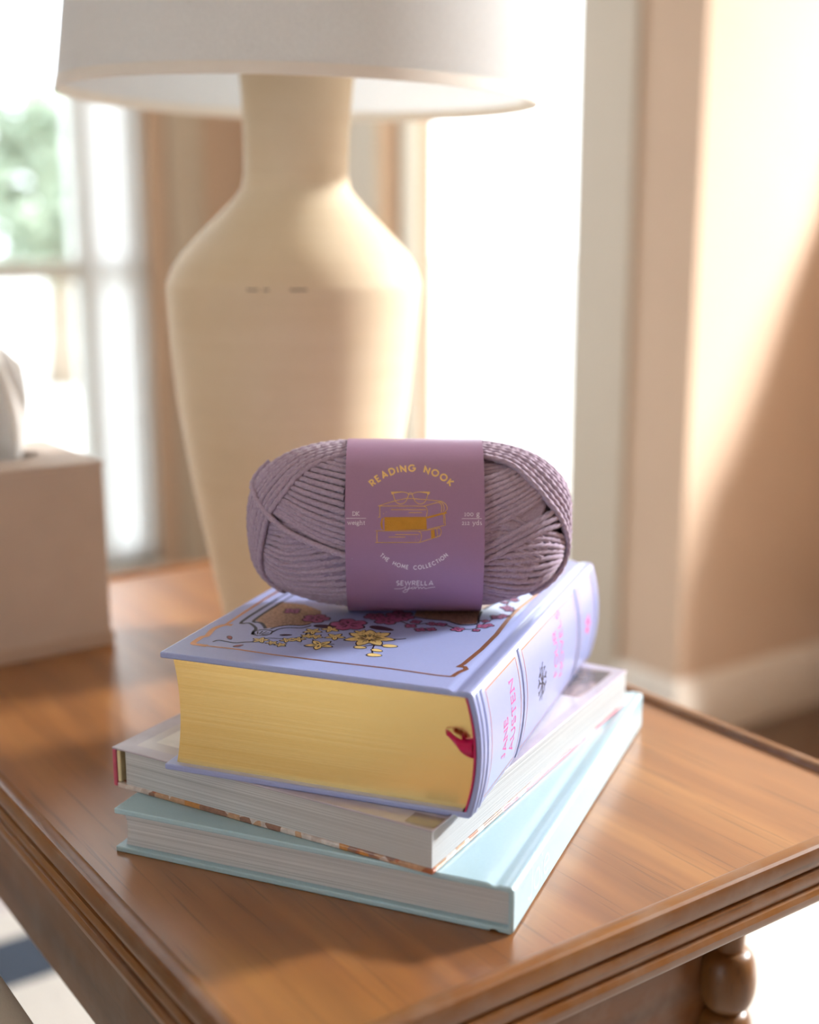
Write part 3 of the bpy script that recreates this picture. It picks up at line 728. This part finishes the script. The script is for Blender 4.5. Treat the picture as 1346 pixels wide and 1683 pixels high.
# cover art: printed layers, each a hair above the next
def A(k): return [(x * 1e-4, y * 1e-4) for x, y in ART[k]]
zc = T
both = lambda pl: [pl, [(x, D - y) for x, y in pl]]
lay = lambda k: flat(zc + .00004 + .00003 * k)
for pl in both(A('panel')) + both(A('panel2')):
    m = MB(); fill(pl, lay(0), m); m.build('foil_panel', M['panel'], cover3)
m = MB()
for pl in both(smoothline(A('orn')[:-1], 4)): strip([pl], .0030, lay(1), m)
for k in ('border', 'border2'):
    for pl in both(A(k)): strip([pl], .0014 if k == 'border' else .0024, lay(1.4 if k == 'border' else 1.7), m)
strip([[(-.0160, .130), (-.0160, D - .130)], [(-.1535, .050), (-.156, .10), (-.156, D - .10), (-.1535, D - .05)]], .0018, lay(1.9), m)
m.build('foil_border', M['copper'], cover3)
m = MB()
for k, wd in (('frame_o', .0017), ('frame_i', .0017), ('frame_r', .0010), ('frame_r2', .0010), ('panel2line', .0012), ('vine', .0009), ('vine2', .0008), ('vine3', .0008), ('vine4', .0008), ('vine5', .0008), ('stem', .0009), ('vineB', .0009)):
    for pl in both(smoothline(A(k), 4)): strip([pl], wd, lay(2), m)
strip([[(-.1493, .1043), (-.1493, D - .1043)], [(-.1443, .1003), (-.1443, D - .1003)]], .0010, lay(2), m)
for pl in both(A('shell')): strip([pl + [pl[0]]], .0009, lay(2), m)
for yy in (0, 1):
    for k in range(6):
        a = R(20 + 28 * k); c0 = (-.1290, .0410); q = [(c0[0] + .002 * math.cos(a), c0[1] + .0015 * math.sin(a)), (c0[0] + .0048 * math.cos(a), c0[1] + .007 * math.sin(a))]
        strip([[(x, D - y) if yy else (x, y) for x, y in q]], .0006, lay(2), m)
m.build('ink_lines', M['ink'], cover3)
def petals(x, y, r, n, rot, sharp=False):
    out = []
    for k in range(n):
        a = rot + 2 * PI * k / n; c = (x + math.cos(a) * r * .56, y + math.sin(a) * r * .56)
        p = []
        for j in range(12):
            b = 2 * PI * j / 12; u_, v_ = math.cos(b) * r * .46, math.sin(b) * r * .40
            if sharp: u_, v_ = math.cos(b) * r * .54, math.copysign(abs(math.sin(b)) ** 1.6, math.sin(b)) * r * .27
            elif j == 0: u_ *= .86
            p.append((c[0] + u_ * math.cos(a) - v_ * math.sin(a), c[1] + u_ * math.sin(a) + v_ * math.cos(a)))
        out.append((p, c, a))
    return out
rnd = random.Random(9); mi = MB(); MBs = {'pink': MB(), 'yellow': MB()}; md = MB()
def grow(p, c, k): return [(c[0] + (x - c[0]) * k, c[1] + (y - c[1]) * k) for x, y in p]
def flower(x, y, r, n, colr, mirror):
    rot = rnd.uniform(0, 6)
    if mirror: y = D - y
    h = rnd.uniform(0, .00002)
    for p, c, a in petals(x, y, r, n, rot, colr == 'yellow'):
        kk = 1 + .0006 / (.43 * r)
        fill(grow(p, c, kk), flat(zc + .00014 + h), mi)
        fill(grow(p, c, .96), flat(zc + .00018 + h), MBs[colr])
        for s in ((-.16, 0, .16) if r > .005 else (0,)):
            q = [(x + math.cos(a + s) * r * .16, y + math.sin(a + s) * r * .16), (x + math.cos(a + s * .9) * r * (.52 if s else .66), y + math.sin(a + s * .9) * r * (.52 if s else .66))]
            strip([q], .00035 if r > .005 else .00028, flat(zc + .00022 + h), md)
    if r > .004:
        fill([(x + r * .27 * math.cos(j * PI / 6), y + r * .27 * math.sin(j * PI / 6)) for j in range(12)], flat(zc + .00020 + h), MBs[colr])
def leaf(x, y, r, colr, rot, mirror, asp=.42):
    if mirror: y = D - y; rot = -rot
    p = []
    for j in range(14):
        b = 2 * PI * j / 14; u_, v_ = math.cos(b) * r, math.sin(b) * r * asp * (1 - .25 * math.cos(b))
        p.append((x + u_ * math.cos(rot) - v_ * math.sin(rot), y + u_ * math.sin(rot) + v_ * math.cos(rot)))
    fill(grow(p, (x, y), 1 + .0006 / r), flat(zc + .00014), mi); m = MB() if colr != 'yellow' else MBs[colr]; fill(p, flat(zc + .00018), m)
    if colr != 'yellow': m.build('printed_leaf', M[colr], cover3)['label'] = 'russet leaf' if colr == 'red_ink' else 'dark plum leaf'
for mir in (0, 1):
    for x, y, r in ART['pink']: flower(x * 1e-4, y * 1e-4, r * 1.1e-4, 5, 'pink', mir)
    for x, y, r in ART['pinksmall']: flower(x * 1e-4, y * 1e-4, r * 1.15e-4, 4, 'pink', mir)
    for x, y, r in ART['yellow']: flower(x * 1e-4, y * 1e-4, r * 1.15e-4, 7 if r > 60 else 5, 'yellow', mir)
    for i, (x, y, r) in enumerate(ART['bud']): leaf(x * 1e-4, y * 1e-4, r * 1e-4, 'yellow', (.1, .15, -.2, .1)[i], mir, .6)
    for i, (x, y, r) in enumerate(ART['redleaf']): leaf(x * 1e-4, y * 1e-4, r * 1e-4, 'red_ink' if i < 2 else 'dark_leaf', (-.9, .9, .4, -.15, .1)[i], mir)
mi.build('ink_outlines', M['ink'], cover3); md.build('ink_petal_lines', M['ink'], cover3)
for k in ('pink', 'yellow'):
    o = MBs[k].build('printed_blossoms', M[k], cover3); o['label'] = k + ' blossoms printed on the cover'; o['kind'] = 'stuff'
# spine decoration: fn(y along the book, z) -> curved spine surface
def spn(h=.00008):
    def f(y, z):
        q = (z - T / 2) / (T / 2 - .0016); q = max(-1, min(1, q)); return (BUL * (1 - q * q) + h, y, z)
    return f
def zline(y, z0=.004, z1=T - .004): return [(y, z0 + (z1 - z0) * k / 24) for k in range(25)]
for y in (.0045, .0105, .0725, .1930, .2375):                       # raised bands
    m = MB(); prof = [(-.0018, -.0003), (-.0011, .0005), (0, .0008), (.0011, .0005), (.0018, -.0003)]
    for (yy, z) in zline(y, .0022, T - .0022):
        for a, h in prof: m.v.append(spn(h)(yy + a, z))
    for k in range(24):
        for j in range(4): m.face(k * 5 + j, k * 5 + j + 1, k * 5 + j + 6, k * 5 + j + 5)
    m.build('spine_band', M['lav'], cover3, smooth=True, fix=False)
m = MB()
for (a, b) in ((.0165, .0665), (.0785, .1870), (.1990, .2320)):
    z0, z1 = .0045, T - .0045
    strip([zline(a, z0, z1), zline(b, z0, z1), [(a, z0), (b, z0)], [(a, z1), (b, z1)]], .0007, spn(), m)
m.build('spine_foil', M['copper'], cover3)
for txt, G_, sz, yy, zz in (('JANE', SERIF, .0062, .0425, -.006), ('AUSTEN', SERIF, .0068, .0565, .001), ('FOUR', SANS, .0070, .1415, .006), ('NOVELS', SANS, .0070, .1540, .008)):
    m = MB(); put_text(m, txt, G_, sz, .00075, lambda x, y: spn(.0001)(yy - y, T / 2 + zz + x), .26, step=.002)
    m.build('spine_lettering', M['hotpink'], cover3)['label'] = 'pink lettering on the spine'
m = MB()
for k in range(5):
    a = 2 * PI * k / 5; strip([[(.216 + .002 * math.cos(a), T / 2 + .002 * math.sin(a)), (.216 + .006 * math.cos(a), T / 2 + .006 * math.sin(a))]], .0035, spn(.0001), m)
m.build('spine_ornament', M['hotpink'], cover3)['label'] = 'pink ornament at the foot of the spine'
m = MB()
for k in range(9):
    a = 2 * PI * k / 9; strip([smoothline([(.108, T / 2), (.108 + .004 * math.cos(a + .3), T / 2 + .006 * math.sin(a + .3)), (.108 + .008 * math.cos(a), T / 2 + .011 * math.sin(a))], 4)], .0008, spn(.0001), m)
    strip([[(.108 + .006 * math.cos(a + .2), T / 2 + .008 * math.sin(a + .2)), (.108 + .0085 * math.cos(a + .35), T / 2 + .008 * math.sin(a + .45))]], .0016, spn(.0001), m)
m.build('spine_emblem', M['ink'], cover3)['label'] = 'dark flower sprig on the spine'

# ------------------------------------------------------------------ yarn skein
YA, YB, YC = .0882, .0474, .0400
def yF(p): return math.hypot((abs(p.x / YA) ** 3 + abs(p.z / YB) ** 3) ** (1 / 3), p.y / YC)
def ygrad(p):
    e = 1e-5; f = yF(p)
    return Vector((yF(p + Vector((e, 0, 0))) - f, yF(p + Vector((0, e, 0))) - f, yF(p + Vector((0, 0, e))) - f)).normalized()
def onbody(p): return p / yF(p)
def yarn_mat():
    m = NT('lavender_wool'); f = m.noise(m.obj(), 900, 3, .6)
    m.base(m.ramp(f, [(.3, lin('#a493ab')), (.7, lin('#b9a9c0'))])); m.set(Roughness=.95, Sheen_Weight=.35, Sheen_Roughness=.4)
    m.bump(m.noise(m.obj(), 3000, 2, .6), .25, .0003); return m.m
M['wool'] = yarn_mat()
M['wool_core'] = plain('lavender_wool_core', '#8f7f97', .95, .05, 300)
M['band'] = satin('mauve_paper', '#a27fa3', .42, .12)
M['white_ink'] = plain('white_ink', '#e9e3ec', .5, .01)
M['dimmed_gold'] = foil('embossed_gold', '#c9963f', .38)  # same gold foil, toned darker in place of its dim reflection
sk = thing('yarn_skein', 'lavender yarn skein with a mauve paper band lying on the stack of books', 'yarn', (0, .680, Z3 + T + .0471))

def resample(pts, step):
    out = [pts[0]]; acc = 0
    for a, b in zip(pts[:-1], pts[1:]):
        L = (b - a).length
        if L < 1e-9: continue
        while acc + L >= step:
            q = (step - acc) / L; a = a.lerp(b, q); L = (b - a).length; out.append(a); acc = 0
        acc += L
    return out
def tube(mb, pts, r, ns=12, lobes=4, pitch=.0052, amp=.17, closed=False, phase=0, norms=None):
    n = len(pts); b0 = len(mb.v); s = 0
    for i in range(n):
        a = pts[i - 1] if (i or closed) else pts[0]; c = pts[(i + 1) % n] if (i < n - 1 or closed) else pts[-1]
        t = (c - a).normalized(); nn = norms[i]; bb = t.cross(nn).normalized(); nn = bb.cross(t)
        if i: s += (pts[i] - pts[i - 1]).length
        tw = phase + 2 * PI * s / pitch
        for k in range(ns):
            th = 2 * PI * k / ns; rr = r * (1 + amp * math.cos(lobes * th - tw)) if amp else r
            mb.v.append(tuple(pts[i] + (bb * math.cos(th) + nn * math.sin(th)) * rr))
    for i in range(n - 1 + (1 if closed else 0)):
        j = (i + 1) % n
        for k in range(ns):
            l = (k + 1) % ns; mb.face(b0 + i * ns + k, b0 + i * ns + l, b0 + j * ns + l, b0 + j * ns + k)
rn = random.Random(5)
def strand(pts, h, r=.0015, step=.00052):
    """pts: points on the body; laid at height h over it"""
    q = [onbody(p) for p in pts]
    for _ in range(2): q = [q[0]] + [(q[i - 1] + q[i] * 2 + q[i + 1]) / 4 for i in range(1, len(q) - 1)] + [q[-1]]
    wob = rn.uniform(0, 6); q = [onbody(p) for p in q]
    q = [p + ygrad(p) * (h + .00022 * math.sin(i * .12 + wob)) for i, p in enumerate(q)]
    q = resample(q, step); nr = [ygrad(p) for p in q]
    m = MB(); tube(m, q, r * rn.uniform(.96, 1.05), norms=nr, phase=rn.uniform(0, 6))
    return m.build('strand', M['wool'], sk, smooth=True, fix=False)
CV = {"LA":[[-286,-135,436],[-488,-183,380],[-592,-216,311],[-662,-233,227],[-744,-210,108],[-778,-188,20],[-798,-169,-68],[-813,-125,-197],[-768,-61,-316],[-683,-75,-369]],"LB0":[[-284,-189,406],[-461,-106,428],[-591,38,415]],"LB1":[[-280,-378,-65],[-484,-334,-1],[-646,-271,82],[-783,-175,143]],"LD":[[-748,19,342],[-799,8,298],[-837,-3,247],[-824,-110,195],[-758,-199,115],[-647,-270,33],[-484,-333,-30],[-280,-375,-88]],"LC0":[[-837,-125,12],[-749,-211,52],[-613,-286,56],[-482,-331,93],[-279,-359,173]],"LC1":[[-820,-49,-262],[-767,-61,-317],[-650,-78,-384],[-504,-91,-425],[-207,-171,-422]],"RA":[[346,-157,420],[518,-171,381],[600,-199,327],[670,-212,258],[744,-200,171],[817,-148,67],[859,-89,-37],[871,-31,-145],[834,-44,-242],[749,-64,-331],[657,-77,-380]],"RB0":[[340,-294,297],[499,-218,347],[638,-81,387]],"RB1":[[339,-367,36],[560,-303,125],[713,-211,203],[781,-138,240]],"RF0":[[341,-366,-64],[561,-308,29],[758,-200,109],[851,-88,144]],"RF1":[[342,-359,-138],[562,-308,-40],[729,-225,22],[865,-78,41]],"RG0":[[339,-365,100],[527,-315,115],[660,-264,31],[773,-191,-72]],"RG1":[[340,-367,-51],[500,-321,-145],[567,-283,-205],[639,-222,-272]],"RC0":[[340,-368,-12],[545,-313,17],[712,-236,11],[875,-47,-68]],"RC1":[[349,-252,-347],[510,-90,-423],[602,-83,-400],[733,-67,-342]],"RH0":[[675,-257,-40],[732,-220,-88],[794,-166,-136]],"RH1":[[700,-229,-170],[749,-207,-92],[807,-160,-3]],"RG2":[[399,-355,66],[497,-329,5],[603,-289,-81]],"RG3":[[599,-284,147],[693,-245,73],[800,-167,-18]]}
def curve(k, n=60):
    pts = smoothline([tuple(x * 1e-4 for x in p) for p in CV[k]], 10)
    pts = [Vector(p) for p in pts]; L = sum((b - a).length for a, b in zip(pts[:-1], pts[1:]))
    q = resample(pts, L / (n - .5)); q = (q + [pts[-1]] * n)[:n]
    return [onbody(p) for p in q]
def between(a, b, n, h, r=.00148, jit=.00025, ease=1.0):
    A_, B_ = curve(a), curve(b)
    for k in range(n):
        t = (k / max(1, n - 1)) ** ease; j = Vector((0, 0, rn.uniform(-jit, jit)))
        strand([onbody(p.lerp(q, t) + j) for p, q in zip(A_, B_)], h + rn.uniform(-.0002, .0002), r)
def sweep(k, n, h, up, spacing=.0031, r=.00155, skip=0, dh=0):
    q = curve(k); 
    for i in range(n):
        if i >= skip: strand(q, h + dh * i + rn.uniform(-.0002, .0002), r)
        nq = []
        for j, p in enumerate(q):
            t = (q[min(j + 1, len(q) - 1)] - q[max(j - 1, 0)]).normalized(); s = ygrad(p).cross(t) * up
            nq.append(onbody(p + s * spacing))
        for _ in range(3): nq = [nq[0]] + [(nq[x - 1] + nq[x] * 2 + nq[x + 1]) / 4 for x in range(1, len(nq) - 1)] + [nq[-1]]
        q = [onbody(p) for p in nq]
def side(k):      # which cross product direction leads away from the front
    q = curve(k); p = q[6]; t = (q[7] - q[5]).normalized(); s = ygrad(p).cross(t)
    return 1 if (onbody(p + s * .003).y > p.y) else -1
# inner winding all round the body
m = MB()
for tau, off, ph in ((.34, 0, 0), (-.34, .5, 1)):
    N = 42
    for k in range(N):
        psi = PI * (k + off) / N
        nrm = Vector((math.sin(tau), math.cos(tau) * math.cos(psi), math.cos(tau) * math.sin(psi))); e1 = nrm.orthogonal().normalized(); e2 = nrm.cross(e1)
        ring = [onbody(e1 * math.cos(2 * PI * i / 160) + e2 * math.sin(2 * PI * i / 160)) for i in range(160)]
        ring = [p - ygrad(p) * (.0050 if ph else .0060) for p in ring]
        tube(m, ring, .00165, ns=6, amp=0, closed=True, norms=[ygrad(p) for p in ring])
o = m.build('inner_winding', M['wool'], sk, smooth=True, fix=False); o['kind'] = 'stuff'
m = MB(); nu, nv = 48, 28
for i in range(nv + 1):
    for j in range(nu):
        la, lo = PI * i / nv - PI / 2, 2 * PI * j / nu
        d = Vector((math.sin(la), math.cos(la) * math.cos(lo), math.cos(la) * math.sin(lo))); p = onbody(d) * .925; m.v.append(tuple(p))
for i in range(nv):
    for j in range(nu): a, b = i * nu + j, i * nu + (j + 1) % nu; m.face(a, b, b + nu, a + nu)
m.build('core', M['wool_core'], sk, smooth=True, fix=False)
# left half
between('LC0', 'LC1', 17, -.0038)
sweep('LC1', 7, -.0036, side('LC1'), skip=1)
between('LB0', 'LB1', 16, -.0026)
sweep('LA', 15, -.0013, side('LA'))
strand(curve('LD'), .0002)
# right half
between('RG0', 'RG1', 6, -.0042); sweep('RG0', 5, -.0042, -1 if side('RG0') == 1 else 1, skip=1)
between('RC0', 'RC1', 13, -.0036)
sweep('RC1', 7, -.0034, side('RC1'), skip=1)
between('RB0', 'RB1', 10, -.0031)
between('RF0', 'RF1', 3, -.0022)
sweep('RA', 13, -.0012, side('RA'))

# paper band
LX0, LX1, LB_, LC_ = -.0331, .0387, .0472, .0402
m = MB(); N = 120
for i in range(N + 1):
    a = 2 * PI * i / N
    for x in (LX0, LX1):
        for h in (0, .00028): m.v.append((x, -(LC_ - .00028 + h) * math.cos(a), (LB_ - .00028 + h) * math.sin(a)))
for i in range(N):
    a, b = 4 * i, 4 * i + 4
    for p, q in ((1, 3), (3, 2), (2, 0), (0, 1)): m.face(a + p, a + q, b + q, b + p)
band = m.build('paper_band', M['band'], sk, smooth='auto', angle=40)
def lab(h=.00006):
    def f(x, y):      # x, y: position on the printed artwork (y down)
        px, py = 560 + x * .18574, 710 + y * .18574
        u, v = (px - 673) / 100, (py - 861) / 100
        X = (31.165 * u + .03 * u * v + .687 * u * v * v) * 1e-3
        Z = (9.635 - 30.725 * v - 1.306 * v * v - .571 * v ** 3 - 1.082 * v ** 4) * 1e-3
        s = max(-.999, min(.999, Z / LB_)); c = math.sqrt(1 - s * s)
        n = Vector((0, -c / LC_, s / LB_)).normalized()
        return (X, -LC_ * c + n.y * h, Z + n.z * h)
    return f
F = lab(); at = lambda cx, cy, f=F: (lambda x, y: f(cx + x, cy - y))
m = MB(); arc_text(m, 'READING NOOK', SANS, 53, 14.5, 500, at(627, 848), track=.53, space=1.0, step=6)
m.build('gold_lettering', M['gold'], band)['label'] = 'gold arched title lettering'
m = MB()
arc_text(m, 'THE HOME COLLECTION', SANS, 32, 7.5, 437, at(647, 780), below=True, track=.44, space=1.15, step=6)
put_text(m, 'DK', SERIF, 33, 5, at(135, 738), .24); put_text(m, 'weight', SERIF, 37, 4.6, at(137, 818), .22)
put_text(m, '100 g', SERIF, 43, 4.6, at(1162, 742), .22); put_text(m, '212 yds', SERIF, 40, 4.6, at(1162, 820), .22, .55)
strip([[(45, 762), (222, 762)], [(1072, 765), (1250, 765)]], 4.5, F, m, step=20)
gl, wd = textlines('SEWRELLA', SANS, 36, .30, .5)
for pl in gl: strip([[((p[0] - wd / 2) * 1.27 + .06 * p[1], p[1]) for p in l] for l in pl], 7.5, at(655, 1354), m)
strip([smoothline([(475, 1385), (540, 1384), (575, 1366), (568, 1388), (590, 1392), (608, 1366), (592, 1402), (568, 1417), (550, 1408), (578, 1393), (620, 1380), (642, 1367), (625, 1379), (640, 1388), (655, 1369), (658, 1386), (674, 1370), (688, 1369), (690, 1386), (706, 1370), (716, 1385), (736, 1371), (748, 1384), (785, 1376), (835, 1370)], 4)], 4.5, F, m)
m.build('white_lettering', M['white_ink'], band)['label'] = 'white small lettering'
m = MB()
gz = [smoothline([(468, 537), (470, 575), (490, 620), (530, 637), (570, 620), (592, 580), (598, 548), (560, 534), (510, 532)], 4, True)]
strip(gz, 6.5, F, m, closed=True); strip([[(1234 - x, y) for x, y in gz[0]]], 6.5, F, m, closed=True)
strip([[(598, 550), (606, 541), (617, 538), (628, 541), (636, 550)], [(598, 556), (617, 550), (636, 556)]], 6, F, m)
for s in (0, 1):
    q = [(443, 530), (500, 528), (560, 533), (510, 539), (472, 545), (462, 556), (450, 552)]
    fill([(1234 - x, y) if s else (x, y) for x, y in q], F, m)
bk = [[(330, 656), (400, 632), (500, 604), (585, 588), (640, 590), (760, 600), (892, 613)], [(333, 654), (735, 656)], [(735, 656), (892, 613)], [(345, 656), (345, 752)],
      smoothline([(735, 656), (757, 668), (766, 700), (758, 748)], 5), smoothline([(865, 621), (888, 640), (895, 675), (890, 708)], 5), smoothline([(882, 617), (906, 640), (914, 675), (908, 704)], 5),
      smoothline([(892, 613), (925, 635), (941, 665), (938, 690), (920, 704)], 5), [(445, 686), (755, 686)], [(602, 712), (720, 712)], [(375, 722), (380, 722)], [(400, 706), (405, 706)], [(920, 718), (926, 822), (768, 862)], [(910, 724), (914, 812)], [(330, 752), (345, 752)]]
strip(bk, 6.5, F, m, step=25)
for cx_, cy_, cz_ in ((310, 873, 978),):
    b3_ = [[(308, 873), (682, 876)], smoothline([(682, 876), (705, 888), (714, 915), (710, 950), (698, 974)], 5), [(306, 978), (698, 977), (880, 918)], [(320, 873), (320, 978)], [(690, 877), (760, 868), (878, 846)],
           smoothline([(872, 846), (886, 862), (889, 890), (880, 918)], 5), [(850, 850), (857, 925)], [(482, 906), (690, 906)], [(425, 928), (572, 928)], [(668, 930), (672, 930)], [(682, 950), (686, 950)], [(658, 956), (662, 956)]]
    strip(b3_, 6.5, F, m, step=25)
m.build('gold_emblem', M['gold'], band)['label'] = 'gold line drawing of spectacles on books'
m = MB()
def quadgrid(a, b, c, d, nx, ny):
    for i in range(nx):
        for j in range(ny):
            def q(s, t): return (a[0] * (1 - s) * (1 - t) + b[0] * s * (1 - t) + c[0] * s * t + d[0] * (1 - s) * t, a[1] * (1 - s) * (1 - t) + b[1] * s * (1 - t) + c[1] * s * t + d[1] * (1 - s) * t)
            m.add([F(*q(i / nx, j / ny)), F(*q((i + 1) / nx, j / ny)), F(*q((i + 1) / nx, (j + 1) / ny)), F(*q(i / nx, (j + 1) / ny))], [(0, 1, 2, 3)])
quadgrid((385, 752), (758, 749), (762, 862), (388, 872), 6, 8)
fill([(385, 752), (362, 765), (350, 810), (360, 855), (380, 872), (374, 850), (368, 810), (374, 770)], F, m)
quadgrid((758, 749), (935, 704), (940, 719), (764, 766), 4, 1); quadgrid((797, 868), (830, 862), (836, 934), (801, 943), 2, 4)
bm_ = M['dimmed_gold'].node_tree; nt = NT.__new__(NT); nt.m = M['dimmed_gold']; nt.t = bm_; nt.b = bm_.nodes['Principled BSDF']; nt.bump(nt.noise(nt.obj(), 1800, 3, .7), .9, .0006)
m.build('gold_foil_block', M['dimmed_gold'], band)['label'] = 'embossed gold book block'
